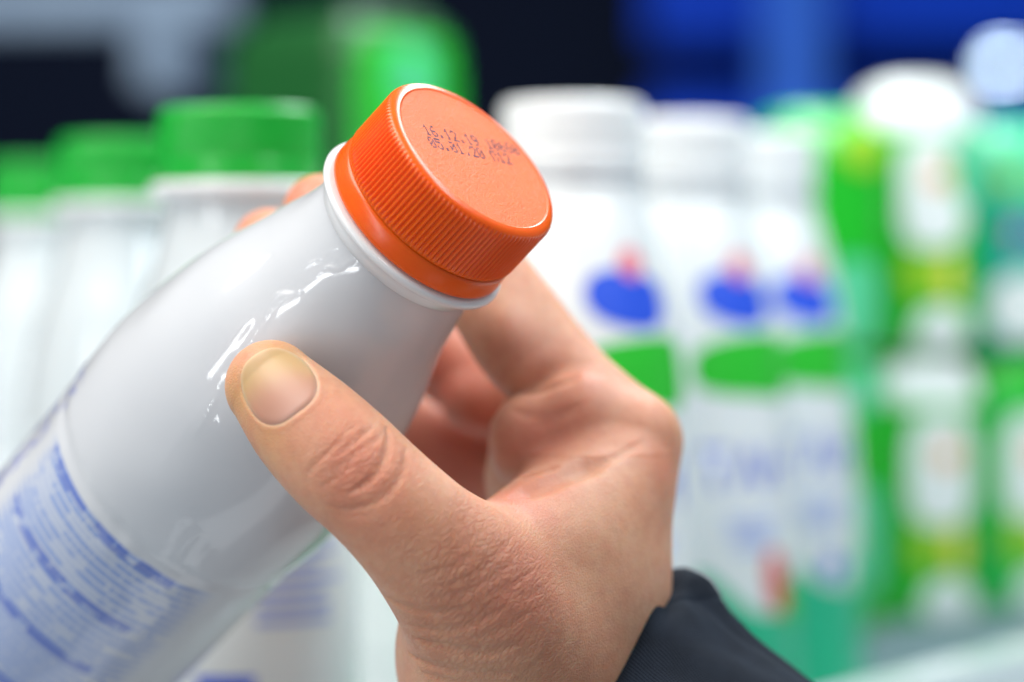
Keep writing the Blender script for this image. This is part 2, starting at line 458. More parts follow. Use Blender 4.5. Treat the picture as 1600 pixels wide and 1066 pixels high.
ZW = [(565, 730, 8, .75), (735, 930, 11, 1.0), (820, 925, 10, .85), (700, 1010, 12, .9), (790, 1000, 11, .7), (650, 850, 9, .45), (850, 1030, 12, .4), (720, 870, 8, .8)]
ZY = [(375, 625, 6, .9), (415, 685, 6, .55), (440, 540, 5, .7), (500, 560, 4, .35)]
def zones(pts):
    out = np.zeros((len(pts), 4), np.float32); out[:, 3] = 1
    for ch, Z in enumerate((ZR, ZW, ZY)):
        hit = march_many(sd_hand_nodetail, [z[:2] for z in Z])
        for (px, py, r, a), c in zip(Z, hit):
            if c is None: continue
            k = np.einsum('ij,ij->i', pts-c, pts-c)/r**2
            out[:, ch] = np.maximum(out[:, ch], a*np.exp(-k))
    return out
SKIN = skin_material()
hand = mesh_obj('person', to_world(HV), HQ, SKIN)
tag(hand, 'bare hand in dark cuff gripping the orange capped bottle, thumb in front', 'person')
at = hand.data.color_attributes.new('zone', 'FLOAT_COLOR', 'POINT'); at.data.foreach_set('color', zones(HV).ravel())

_q = HV-NC; _e = nail_e(_q@NB, _q@NT_)
_cu = (.35+.65*np.clip(np.sin(np.arctan2(_q@NT_, _q@NB)*1.0+2.4)*.9+.25*np.sin(9*np.arctan2(_q@NT_, _q@NB)), 0, 1))*np.exp(-((_e-.30)/.26)**2)*np.clip((_q@NN+5)/3, 0, 1)*(np.einsum('ij,ij->i', _q, _q) < 144)*np.clip((4.5-_q@NT_)/3, 0.1, 1)
ca = hand.data.attributes.new('cuticle', 'FLOAT', 'POINT'); ca.data.foreach_set('value', _cu.astype(np.float32))
def nail_material():
    t = NT('fingernail')
    at = t.n('ShaderNodeAttribute', _attribute_name='zone'); sep = t.n('ShaderNodeSeparateColor'); t.l(at.outputs['Color'], sep.inputs[0])
    tc = t.n('ShaderNodeTexCoord'); nz = t.n('ShaderNodeTexNoise', Scale=220.0, Detail=3.0); t.l(tc.outputs['Object'], nz.inputs['Vector'])
    base = t.mix(sep.outputs[0], (0.50, 0.255, 0.175), (0.58, 0.385, 0.175))
    base = t.mix(t.math('MULTIPLY', sep.outputs[1], .8), base, (0.72, 0.52, 0.33))
    base = t.mix(t.math('MULTIPLY', nz.outputs[0], .18), base, (0.48, 0.22, 0.19))
    base = t.mix(t.math('MULTIPLY', sep.outputs[2], .35), base, (0.66, 0.40, 0.34))
    bp = t.n('ShaderNodeBump', Strength=.25, Distance=.00008); t.l(nz.outputs[0], bp.inputs['Height'])
    t.set(Base__Color=base, Roughness=.46, Subsurface__Weight=.6, Subsurface__Scale=.0012, Coat__Weight=.04, Coat__Roughness=.3, Normal=bp.outputs[0])
    t.b.inputs['Subsurface Radius'].default_value = (1, .45, .3)
    return t.m
def build_nail():
    nu, nv = 40, 44; V = []; C = []; idx = {}
    pts = []
    for j in range(nv+1):
        for i in range(nu+1):
            # square-to-outline mapping: polar-ish stretch
            a, b = 2*i/nu-1, 2*j/nv-1
            u0 = a*math.sqrt(max(0, 1-b*b/2)); v0 = b*math.sqrt(max(0, 1-a*a/2))
            k = math.hypot(u0, v0)
            if k > 1e-6:
                du, dv = u0/k, v0/k; lo_, hi_ = 0, 12.0
                for _ in range(24):
                    m = .5*(lo_+hi_)
                    if float(nail_e(np.array(du*m), np.array(dv*m))) < 0.12: lo_ = m
                    else: hi_ = m
                u, v = du*lo_*k, dv*lo_*k
            else: u = v = 0.0
            pts.append((u, v, k))
    pts = np.array(pts)
    O = NC+np.outer(pts[:, 0], NB)+np.outer(pts[:, 1], NT_)+8*NN
    for _ in range(60):
        d = sd_hand_base(O); O -= (d*0.8)[:, None]*NN
    k = pts[:, 2]; v = pts[:, 1]; u = pts[:, 0]
    tip = np.clip((v-4.2)/3.0, 0, 1)
    # flatten a little towards the plate's own transverse arch, keep edges tucked in
    off = 0.18-0.30*np.clip((k-.86)/.14, 0, 1)**2*(1-tip) + 0.25*tip**2
    top = O+off[:, None]*NN; bot = O+(off-0.45)[:, None]*NN
    n = len(top); F = []
    for j in range(nv):
        for i in range(nu):
            a = j*(nu+1)+i; q = [a, a+1, a+nu+2, a+nu+1]; F.append(q); F.append([x+n for x in q[::-1]])
    bd = [i for i in range(nu+1)]+[j*(nu+1)+nu for j in range(1, nv+1)]+[nv*(nu+1)+i for i in range(nu-1, -1, -1)]+[j*(nu+1) for j in range(nv-1, 0, -1)]
    for a, b in zip(bd, bd[1:]+bd[:1]): F.append([b, a, a+n, b+n])
    o = mesh_obj('thumb_nail', to_world(np.vstack([top, bot])), F, nail_material(), hand)
    ye = 1/(1+np.exp(-(v-1.3+0.28*u+0.03*u*u)/1.3)); ed = np.clip((k-.90)/.1, 0, 1)*np.clip((v+2)/3, 0, 1); lu = np.exp(-(((v+7.0)/3.0)**2+(u/3.5)**2))
    c = np.stack([ye, ed, lu, np.ones(n)], 1).astype(np.float32)
    at = o.data.color_attributes.new('zone', 'FLOAT_COLOR', 'POINT'); at.data.foreach_set('color', np.vstack([c, c]).ravel())
    return o
nail = build_nail()
bm = bmesh.new(); bm.from_mesh(nail.data); bmesh.ops.recalc_face_normals(bm, faces=bm.faces); bm.to_mesh(nail.data); bm.free()

# ------------------------------------------------------------------ jacket cuff
def cloth_material():
    t = NT('navy_cloth')
    tc = t.n('ShaderNodeTexCoord'); uv = t.n('ShaderNodeUVMap')
    w1 = t.n('ShaderNodeTexWave', _bands_direction='X', Scale=66.0, Distortion=0.6); w2 = t.n('ShaderNodeTexWave', _bands_direction='Y', Scale=66.0, Distortion=0.6)
    nz = t.n('ShaderNodeTexNoise', Scale=130.0, Detail=4.0)
    for w in (w1, w2): t.l(uv.outputs[0], w.inputs['Vector'])
    t.l(tc.outputs['Object'], nz.inputs['Vector'])
    hgt = t.math('ADD', w1.outputs['Fac'], w2.outputs['Fac'])
    hgt = t.math('MULTIPLY_ADD', nz.outputs[0], 2.5, hgt)
    bp = t.n('ShaderNodeBump', Strength=.75, Distance=.00035); t.l(hgt, bp.inputs['Height'])
    t.set(Base__Color=t.mix(t.ramp(nz.outputs[0], .3, .7), (.0042, .0070, .0135), (.0085, .0135, .0245)), Roughness=.7, Specular__IOR__Level=.2, Sheen__Weight=.10, Sheen__Roughness=.4, Normal=bp.outputs[0])
    t.b.inputs['Sheen Tint'].default_value = (.35, .5, .8, 1)
    return t.m
def build_cuff():
    A = P(838, 1118, 474); B = P(1185, 1493, 440)
    ax = (B-A)/np.linalg.norm(B-A)
    e1 = np.array([ax[1], -ax[0], 0.0]); e1 /= np.linalg.norm(e1)
    if e1[1] < 0: e1 = -e1
    e2 = np.cross(ax, e1)
    if e2[2] > 0: e2 = -e2                      # e2 points at the lens
    nu, nv = 180, 120; V = []; UV = []
    L = np.linalg.norm(B-A)
    # ring profile: inside lining -> rolled hem -> outside
    st = [(-1, 14.0), (-1, 7.0), (-1, 2.0), (-.7, .5), (0, 0), (.7, .5)] + [(1, x) for x in np.concatenate([np.linspace(1.6, 26, 56), np.linspace(26.6, L, 50)])]
    for side, x in st:
        for i in range(nu):
            a = 2*math.pi*i/nu
            ca, sa = math.cos(a), math.sin(a)
            r1 = 39.0+0.02*x; r2 = 30.0+0.08*x
            # soft irregular folds
            f = 1.3*math.sin(3*a+.06*x+.5)+.8*math.sin(5*a-.15*x+1.3)+.45*math.sin(9*a+.10*x)
            d = 1.35*f*min(1, .45+x/14)
            # diagonal pressed folds on the lens side
            for (a0, x0, sl, wd, dp) in ((.50, 9, .030, .09, -2.6), (.75, 16, .022, .13, 2.0), (.22, 15, -.020, .12, -1.4), (1.15, 12, .028, .12, -1.3), (1.5, 20, .02, .15, 1.4)):
                q = (a-a0-sl*(x-x0))/wd; d += dp*math.exp(-q*q)*math.exp(-((x-x0)/13)**2)
            # stitched hem line
            if side == 1: d -= .6*math.exp(-((x-11.5)/.5)**2)
            nv3 = Vector((ca*3.1, sa*3.1, x*.085))
            d += min(1, .35+x/10)*(1.3*noise.noise(nv3*.8)+.8*noise.noise(Vector((ca*4.5, sa*4.5, x*.09+a*1.5))+Vector((5, 1, 2))))
            th = 0.75*side
            tilt = 2.2*math.cos(2*a+.4)*math.exp(-x/14) 
            p = A+ax*(x+tilt)+e1*ca*(r1+d+th)+e2*sa*(r2+d+th)
            V.append(p); UV.append((a*31/100, x/100))
    n = len(st); F = []
    for j in range(n-1):
        for i in range(nu):
            k = (i+1) % nu; F.append((j*nu+i, j*nu+k, (j+1)*nu+k, (j+1)*nu+i))
    o = mesh_obj('jacket_cuff', to_world(np.array(V)), F, cloth_material(), hand)
    uvl = o.data.uv_layers.new(name='UVMap'); UVa = np.array(UV, np.float32)
    li = np.empty(len(o.data.loops), np.int32); o.data.loops.foreach_get('vertex_index', li); uvl.data.foreach_set('uv', UVa[li].ravel())
    o['label'] = 'dark navy jacket cuff'
    bm = bmesh.new(); bm.from_mesh(o.data); bmesh.ops.recalc_face_normals(bm, faces=bm.faces); bm.to_mesh(o.data); bm.free()
build_cuff()

# ------------------------------------------------------------------ held bottle
def mat_from(cols, loc):
    M = Matrix.Identity(4)
    for c in range(3):
        for r in range(3): M[r][c] = cols[c][r]
        M[c][3] = loc[c]
    return M
def wdir(v):
    v = np.asarray(v, float); return np.array([v[0], v[2]*CP+v[1]*SP, v[1]*CP-v[2]*SP])
RX = np.cross(E1, N_AX)                               # completes a right-handed frame (X, Y, Z) = (RX, -E1, N)?
XA = E2 if np.dot(np.cross(E2, -E1), N_AX) > 0 else -E2
# object frame: X = XA, Y = -E1 (away from the lens), Z = axis to the cap; origin at the seat of the cap
BM = mat_from((wdir(XA), wdir(-E1), wdir(N_AX)), to_world(FL))
XS = 1.0 if np.dot(XA, E2) > 0 else -1.0
bottle = empty('milk_bottle', BM, 'tilted white drink bottle with orange cap and blue fine print, held in the hand', 'bottle')
def film_material():
    t = NT('bottle_film')
    uv = t.n('ShaderNodeUVMap'); sx = t.n('ShaderNodeSeparateXYZ'); t.l(uv.outputs[0], sx.inputs[0])
    phi, L = sx.outputs[0], sx.outputs[1]              # degrees, mm
    tc = t.n('ShaderNodeTexCoord')
    def win(x, a, b, s=.4): return t.math('MULTIPLY', t.ramp(x, a-s, a+s), t.math('SUBTRACT', 1.0, t.ramp(x, b-s, b+s)))
    pitch = 1.9
    row = t.math('DIVIDE', t.math('SUBTRACT', L, 78.0), pitch); rf = t.math('FRACT', row); ri = t.math('FLOOR', row)
    def dashes(freq, thr, seed, gap=.05):
        k = t.n('ShaderNodeCombineXYZ'); t.l(t.math('MULTIPLY', phi, freq), k.inputs[0]); t.l(t.math('MULTIPLY_ADD', ri, 7.31, seed), k.inputs[1])
        nz = t.n('ShaderNodeTexNoise', Scale=1.0, Detail=2.0); t.l(k.outputs[0], nz.inputs['Vector']); return t.ramp(nz.outputs[0], thr, thr+gap)
    fine = t.math('MULTIPLY', win(rf, .18, .80, .08), dashes(1.1, .36, 2.0))
    block = t.math('MULTIPLY', win(phi, -47, 44, 7), win(L, 78.0, 150, .2))
    ragged = dashes(.045, .40, 9.0, .03)
    bold_rows = t.math('ADD', t.math('ADD', win(L, 78.2, 80.8, .2), win(L, 93.6, 96.2, .2)), t.math('ADD', win(L, 107.5, 110.0, .2), win(L, 121.5, 124.0, .2)))
    bold = t.math('MULTIPLY', t.math('MULTIPLY', bold_rows, dashes(.13, .44, 31.0, .03)), win(phi, -46, 30, .5))
    left = t.math('MULTIPLY', t.math('MULTIPLY', win(phi, -88, -60, 1), win(L, 68, 150, .5)), dashes(.16, .50, 55.0, .03))
    ink = t.math('MULTIPLY', t.math('MULTIPLY', fine, block), t.math('MAXIMUM', .35, ragged))
    base = t.mix(t.math('MULTIPLY', ink, .66), (.61, .63, .66), (.09, .21, .59))
    base = t.mix(t.math('MULTIPLY', t.math('MULTIPLY', block, win(phi, -46, 22, 18)), .18), base, (.22, .38, .75))
    base = t.mix(t.math('MULTIPLY', bold, .66), base, (.05, .12, .52))
    base = t.mix(t.math('MULTIPLY', left, .55), base, (.16, .20, .62))
    base = t.mix(t.math('MULTIPLY', win(phi, -75, -38, 1), win(L, 121, 150, 1)), base, (.75, .23, .02))
    nz = t.n('ShaderNodeTexNoise', Scale=48.0, Detail=2.5, Roughness=.5); t.l(tc.outputs['Object'], nz.inputs['Vector'])
    fo = t.n('ShaderNodeAttribute', _attribute_name='fold')
    bp = t.n('ShaderNodeBump', Strength=1.0, Distance=.001); t.l(t.math('MULTIPLY_ADD', nz.outputs[0], .16, t.math('MULTIPLY', fo.outputs['Fac'], 1.2)), bp.inputs['Height'])
    t.set(Base__Color=base, Roughness=.42, Subsurface__Weight=.5, Subsurface__Scale=.010, Coat__Weight=.8, Coat__Roughness=.06, Coat__Normal=bp.outputs[0], Coat__IOR=1.5)
    t.b.inputs['Subsurface Radius'].default_value = (1, .95, .9)
    return t.m
FOLDS = []
for pts, hgt, wd in (([(398, 528), (412, 500), (428, 470), (436, 462), (452, 460), (476, 459)], .42, .55), ([(404, 528), (424, 492), (440, 470), (462, 464)], .25, .4),
                     ([(296, 690), (312, 665), (328, 638), (346, 604)], .38, .7), ([(236, 756), (262, 712), (290, 672), (318, 636), (352, 590)], .25, .9), ([(380, 555), (392, 535), (404, 512)], .25, .6),
                     ([(490, 430), (510, 418), (528, 420), (548, 408), (566, 409)], .30, .45), ([(470, 428), (480, 415), (500, 405), (516, 392), (536, 388)], .22, .45), ([(556, 398), (572, 402), (586, 420), (600, 436)], .22, .5),
                     ([(166, 520), (176, 511), (184, 505)], .3, .6), ([(300, 615), (330, 570), (372, 520), (398, 492)], .12, 1.2), ([(345, 640), (352, 690), (372, 730)], .15, 1.5), ([(586, 640), (604, 600), (625, 560), (640, 520)], .12, 1.4),
                     ([(258, 640), (285, 600), (318, 565)], .12, 1.0), ([(250, 860), (262, 840), (276, 815), (296, 800)], .5, 1.2), ([(270, 880), (290, 850), (315, 826)], .45, 1.1), ([(300, 900), (318, 870), (335, 850)], .3, 1.0)):
    q = [x for x in march_many(sd_bottle, pts) if x is not None]
    if len(q) < 2: continue
    q = spline(np.array(q), 5)
    FOLDS.append((q, hgt, wd))
def build_body():
    nA, nL = 560, 430
    Ls = np.linspace(2.8, 160, nL); ph = np.linspace(-math.pi, math.pi, nA, endpoint=False)
    LL, AA = np.meshgrid(Ls, ph, indexing='ij')
    R = bottle_r(LL)
    # groove where the shoulder meets the sleeved body, and soft film waviness
    R = R-0.30*np.exp(-((LL-75.5)/1.7)**2)
    crk = np.exp(-((np.degrees(AA)-25)/36)**2)
    R = R+crk*(.16*np.sin(13*AA+.4*LL+1.1*np.sin(5*AA))+.10*np.sin(23*AA-.6*LL+1.7*np.sin(7*AA)))*np.exp(-((LL-79)/5.0)**2)
    R = R+.06*np.sin(5*AA+.12*LL)+.05*np.sin(9*AA-.21*LL+1)+.05*np.sin(.33*LL+2*np.sin(3*AA))
    p = FL-LL[..., None]*N_AX+(R*np.cos(AA))[..., None]*E1+(R*np.sin(AA))[..., None]*E2
    p = p.reshape(-1, 3); dR = np.zeros(len(p))
    for q, hgt, wd in FOLDS:
        c = q.mean(0); rad = np.linalg.norm(q-c, axis=1).max()+4*wd
        s = np.where(np.einsum('ij,ij->i', p-c, p-c) < rad*rad)[0]
        e = np.full(len(s), 1e9); tp = np.zeros(len(s))
        for i in range(len(q)-1):
            ba = q[i+1]-q[i]; pa = p[s]-q[i]; t = np.clip(pa@ba/ba.dot(ba), 0, 1); v = pa-t[:, None]*ba
            d = np.sqrt(np.einsum('ij,ij->i', v, v)); m = d < e; e[m] = d[m]; u = (i+t)/(len(q)-1); tp[m] = np.minimum(1, np.minimum(u, 1-u)*4)[m]
        dR[s] += .72*hgt*np.exp(-(e/wd)**2)*tp
    R = (R.reshape(-1)+.18*dR)
    x = R*np.sin(AA.reshape(-1))*XS; y = -R*np.cos(AA.reshape(-1)); z = -LL.reshape(-1)
    V = np.stack([x, y, z], 1)/1000
    F = []
    for j in range(nL-1):
        a = j*nA+np.arange(nA); b = j*nA+(np.arange(nA)+1) % nA
        F.append(np.stack([a, b, b+nA, a+nA], 1))
    F = np.vstack(F).tolist(); F.append(list(range((nL-1)*nA, nL*nA)))
    o = mesh_obj('bottle_body', V, F, film_material(), bottle)
    fa = o.data.attributes.new('fold', 'FLOAT', 'POINT'); fa.data.foreach_set('value', dR.astype(np.float32))
    uvl = o.data.uv_layers.new(name='UVMap')
    UV = np.stack([np.degrees(AA.reshape(-1)), LL.reshape(-1)], 1).astype(np.float32)
    li = np.empty(len(o.data.loops), np.int32); o.data.loops.foreach_get('vertex_index', li); uvl.data.foreach_set('uv', UV[li].ravel())
    bm = bmesh.new(); bm.from_mesh(o.data); bmesh.ops.recalc_face_normals(bm, faces=bm.faces); bm.to_mesh(o.data); bm.free()
build_body()
WHITE_PLASTIC = plastic('white_plastic', (.82, .83, .84), .30, .5, .3)
V, F = lathe([(16.8, -5.5), (17.5, -5.0), (17.8, -3.6), (18.2, -2.5), (19.5, -2.0), (20.0, -1.6), (20.15, -1.1), (20.0, -.6), (19.6, -.3), (17.0, -.2), (16.0, .2)], 128)
mesh_obj('neck_ring', np.array(V)/1000, F, WHITE_PLASTIC, bottle)

def orange_material():
    t = NT('orange_cap_plastic')
    tc = t.n('ShaderNodeTexCoord'); nz = t.n('ShaderNodeTexNoise', Scale=90.0, Detail=3.0); t.l(tc.outputs['Object'], nz.inputs['Vector'])
    t.set(Base__Color=t.mix(nz.outputs[0], (.92, .130, .001), (.88, .098, .0008)), Roughness=.30, Subsurface__Weight=.55, Subsurface__Scale=.003, Specular__IOR__Level=.5)
    t.b.inputs['Subsurface Radius'].default_value = (1.0, .35, .05)
    bp = t.n('ShaderNodeBump', Strength=.15, Distance=.0002); n2 = t.n('ShaderNodeTexNoise', Scale=600.0, Detail=3.0); t.l(tc.outputs['Object'], n2.inputs['Vector']); t.l(n2.outputs[0], bp.inputs['Height'])
    t.set(Normal=bp.outputs[0])
    return t.m
def frosted_material():
    t = NT('orange_cap_face')
    tc = t.n('ShaderNodeTexCoord'); n2 = t.n('ShaderNodeTexNoise', Scale=2600.0, Detail=2.0, Roughness=.8); n1 = t.n('ShaderNodeTexNoise', Scale=140.0, Detail=4.0)
    for n in (n1, n2): t.l(tc.outputs['Object'], n.inputs['Vector'])
    bp = t.n('ShaderNodeBump', Strength=1.0, Distance=.00022); t.l(n2.outputs[0], bp.inputs['Height'])
    t.set(Base__Color=t.mix(t.math('MULTIPLY', t.ramp(n2.outputs[0], .42, .72), .5), t.mix(n1.outputs[0], (.84, .135, .004), (.78, .108, .003)), (.90, .22, .04)), Roughness=.42, Subsurface__Weight=.4, Subsurface__Scale=.003, Specular__IOR__Level=.36, Normal=bp.outputs[0])  # paler flecks in the base colour stand in for specular sparkle
    t.b.inputs['Subsurface Radius'].default_value = (1.0, .35, .05)
    return t.m
def build_cap():
    ORG = orange_material()
    nr, sub = 116, 6; seg = nr*sub
    prof = []                                   # (h, r, rib)
    for h in np.linspace(4.7, 5.4, 4): prof.append((h, 18.55+(h-4.7)*.55, (h-4.7)/.7*.5))
    for h in np.linspace(5.6, 15.0, 20): prof.append((h, 19.02-.010*(h-5.6), 1.0 if h > 5.9 else .75))
    for a in np.linspace(0, math.pi/2, 12)[1:]:
        prof.append((15.4+2.0*math.sin(a), 16.95+2.0*math.cos(a), max(0, 1-a/.75)))
    prof += [(17.42, 16.9, 0), (17.36, 16.7, 0), (17.22, 16.5, 0)]
    V = []; F = []
    for h, r, rib in prof:
        for i in range(seg):
            ph = (i % sub)/sub; tri = abs(2*ph-1)             # 1 at the valley, 0 at the crest
            rr = r-rib*.62*max(0, (tri-.18)/.82)
            a = 2*math.pi*i/seg; V.append((rr*math.cos(a), rr*math.sin(a), h))
    n = len(prof)
    for j in range(n-1):
        for i in range(seg):
            k = (i+1) % seg; F.append((j*seg+i, j*seg+k, (j+1)*seg+k, (j+1)*seg+i))
    cap = mesh_obj('screw_cap', np.array(V)/1000, F, ORG, bottle)
    cap['label'] = 'ribbed orange screw cap'
    # frosted face, slightly dished
    rs = np.linspace(16.62, .15, 14); V, F = lathe([(r, 17.24-.16*(1-(r/16.62)**2)) for r in rs], 128, close_top=True)
    mesh_obj('cap_face', np.array(V)/1000, F, frosted_material(), cap)
    # tamper band below the ribs
    V, F = lathe([(17.6, .15), (18.85, .2), (19.1, .5), (19.15, 1.2), (18.98, 2.6), (18.88, 3.9), (18.70, 4.35), (18.5, 4.55), (18.0, 4.7)], 192)
    mesh_obj('tamper_band', np.array(V)/1000, F, ORG, cap)
    # small bridges between band and ribs
    return cap
cap = build_cap()

FONT = {'0': '01110 10001 10011 10101 11001 10001 01110', '1': '00100 01100 00100 00100 00100 00100 01110', '2': '01110 10001 00001 00010 00100 01000 11111',
        '5': '11111 10000 11110 00001 00001 10001 01110', '6': '00110 01000 10000 11110 10001 10001 01110', '9': '01110 10001 10001 01111 00001 00010 01100',
        '.': '00000 00000 00000 00000 00000 01100 01100', 'П': '11111 10001 10001 10001 10001 10001 10001', ' ': '00000 '*7}
def build_date():
    # in-plane axes of the cap face as the lens sees them
    p_dir = np.array([0.738, -0.675, 0.0]); p_dir -= p_dir.dot(N_AX)*N_AX; p_dir /= np.linalg.norm(p_dir)
    m_dir = np.cross(N_AX, p_dir)
    if m_dir[1] < 0: m_dir = -m_dir
    ang = math.radians(56.8)
    right = math.cos(ang)*p_dir+math.sin(ang)*m_dir; down = math.sin(ang)*p_dir-math.cos(ang)*m_dir
    V = []; F = []
    for text, (p0, m0) in (('16.12.19 10660', (-10.7, -5.2)), ('05.01.20 П12', (-8.3, -7.3))):
        o = p0*p_dir+m0*m_dir
        for ci, ch in enumerate(text):
            for ry, bits in enumerate(FONT[ch].split()):
                for cx, b in enumerate(bits):
                    if b != '1' or random.random() < .025: continue
                    x = ci*1.84+cx*.305+random.gauss(0, .010); y = ry*.39+random.gauss(0, .012)
                    c = o+right*x+down*y; rad = .190*random.uniform(.75, 1.15); k0 = len(V)
                    for q in range(7):
                        a = 2*math.pi*q/7
                        w = c+right*math.cos(a)*rad+down*math.sin(a)*rad*1.15
                        lx, ly = w.dot(XA), w.dot(-E1); rr = math.hypot(lx, ly)
                        V.append((lx, ly, 17.24-.16*(1-(rr/16.62)**2)+.022))
                    F.append(list(range(k0, k0+7)))
    t = NT('date_ink'); tc = t.n('ShaderNodeTexCoord'); nz = t.n('ShaderNodeTexNoise', Scale=900.0, Detail=3.0); t.l(tc.outputs['Object'], nz.inputs['Vector'])
    t.set(Base__Color=t.mix(t.ramp(nz.outputs[0], .3, .75), (.035, .02, .06), (.16, .05, .08)), Roughness=.6, Specular__IOR__Level=.3)
    o = mesh_obj('printed_date', np.array(V)/1000, F, t.m, cap, smooth=False)
    bm = bmesh.new(); bm.from_mesh(o.data)
    for f in bm.faces:
        f.normal_update()
        if f.normal.z < 0: f.normal_flip()
    bm.to_mesh(o.data); bm.free()
build_date()

# ------------------------------------------------------------------ shelf bottles
GREEN_CAP = plastic('green_cap_plastic', (.002, .40, .030), .32, .15, .1)
BODY_WHITE = plastic('white_bottle_plastic', (.80, .83, .84), .30, .8, .2)
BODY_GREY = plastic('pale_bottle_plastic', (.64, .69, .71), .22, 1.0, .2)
CAP_WHITE = plastic('white_cap_plastic', (.85, .87, .88), .35, .3, .2)
INK = {k: plastic('print_'+k, c, .4, .6) for k, c in dict(blue=(.015, .085, .72), pale_blue=(.42, .50, .86), lilac=(.24, .29, .74), green=(.015, .52, .02), teal=(.01, .50, .26), red=(.75, .04, .03),
       pink=(.80, .22, .28), lime=(.30, .58, .005), orange=(.80, .35, .05), white=(.82, .86, .86), indigo=(.10, .10, .45), magenta=(.62, .03, .30), mint=(.10, .64, .33), yellow=(.80, .70, .10), grey=(.55, .58, .62)).items()}
def wrap(rf, s, h, off):
    """arc position s (mm, + = right as seen from the front), height h (mm) on a lathed wall facing -Y"""
    r = rf(h)+off; a = s/max(r, 1); return (r*math.sin(a)/1000, -r*math.cos(a)/1000, h/1000)
def decal(name, rf, fn, mat, parent, off=.25, nu=10, nv=28):
    """fn(k, a): k 0..1 from centre to edge, a angle -> (s, h)"""
    V = [wrap(rf, *fn(0, 0), off)]; F = []
    for j in range(1, nu+1):
        for i in range(nv): V.append(wrap(rf, *fn(j/nu, 2*math.pi*i/nv), off))
    for i in range(nv): F.append((0, 1+i, 1+(i+1) % nv))
    for j in range(nu-1):
        for i in range(nv):
            a = 1+j*nv+i; b = 1+j*nv+(i+1) % nv; F.append((a, a+nv, b+nv, b))
    return mesh_obj(name, V, F, mat, parent)
def oval(cx, cy, rx, ry, rot=0, e=2.0):
    c, s_ = math.cos(rot), math.sin(rot)
    def f(k, a):
        x = rx*k*math.copysign(abs(math.cos(a))**(2/e), math.cos(a)); y = ry*k*math.copysign(abs(math.sin(a))**(2/e), math.sin(a))
        return cx+x*c-y*s_, cy+x*s_+y*c
    return f
def band(name, rf, s0, s1, h0, h1, mat, parent, off=.25, ns=36, nh=8, top=None):
    V = []; F = []
    for j in range(nh+1):
        for i in range(ns+1):
            s = s0+(s1-s0)*i/ns; hi = h1 if top is None else top(s); V.append(wrap(rf, s, h0+(hi-h0)*j/nh, off))
    for j in range(nh):
        for i in range(ns): a = j*(ns+1)+i; F.append((a, a+1, a+ns+2, a+ns+1))
    return mesh_obj(name, V, F, mat, parent)
def lettering(name, text, rf, s0, h0, size, mat, parent, off=.3):
    cu = bpy.data.curves.new(name, 'FONT'); cu.body = text; cu.size = size; cu.align_x = 'CENTER'; cu.offset = size*.018
    ob = bpy.data.objects.new(name, cu); COL.objects.link(ob)
    me = bpy.data.meshes.new_from_object(ob.evaluated_get(bpy.context.evaluated_depsgraph_get()))
    bpy.data.objects.remove(ob); bpy.data.curves.remove(cu)
    bm = bmesh.new(); bm.from_mesh(me); bmesh.ops.triangulate(bm, faces=bm.faces); bmesh.ops.subdivide_edges(bm, edges=bm.edges, cuts=1, use_grid_fill=True)
    for v in bm.verts: v.co = Vector(wrap(rf, s0+v.co.x, h0+v.co.y, off))
    bm.to_mesh(me); bm.free(); me.materials.append(mat)
    o = bpy.data.objects.new(name, me); COL.objects.link(o); o.parent = parent; return o

# green capped bottles: the same bottle as the held one, standing
GH = 171.0
def g_r(h): return float(np.interp(GH-h, PH, PR)) if h > 15 else (28.2 if h > 6 else 28.2-(6-h)**2*.09)
def ribbed_cap(name, r, h0, h1, mat, parent, nr=96):
    seg = nr*4; V = []; F = []
    prof = [(h0, r-.4, 0), (h0+.5, r, 0), (h0+4.6, r-.2, 0), (h0+5.0, r-.5, 0), (h0+5.5, r-.1, .8)]+[(h, r, 1) for h in np.linspace(h0+6, h1-2.2, 6)]+[(h1-2+2*math.sin(a), r-2+2*math.cos(a), max(0, 1-a)) for a in np.linspace(.2, math.pi/2, 7)]+[(h1-.1, r-2.6, 0), (h1-.25, r-3.2, 0), (h1-.3, 1, 0)]
    for h, rr, rib in prof:
        for i in range(seg):
            q = rr-(.5*rib if i % 4 in (2,) else 0); a = 2*math.pi*i/seg; V.append((q*math.cos(a)/1000, q*math.sin(a)/1000, h/1000))
    for j in range(len(prof)-1):
        for i in range(seg): k = (i+1) % seg; F.append((j*seg+i, j*seg+k, (j+1)*seg+k, (j+1)*seg+i))
    F.append(tuple((len(prof)-1)*seg+i for i in range(seg)))
    return mesh_obj(name, V, F, mat, parent)
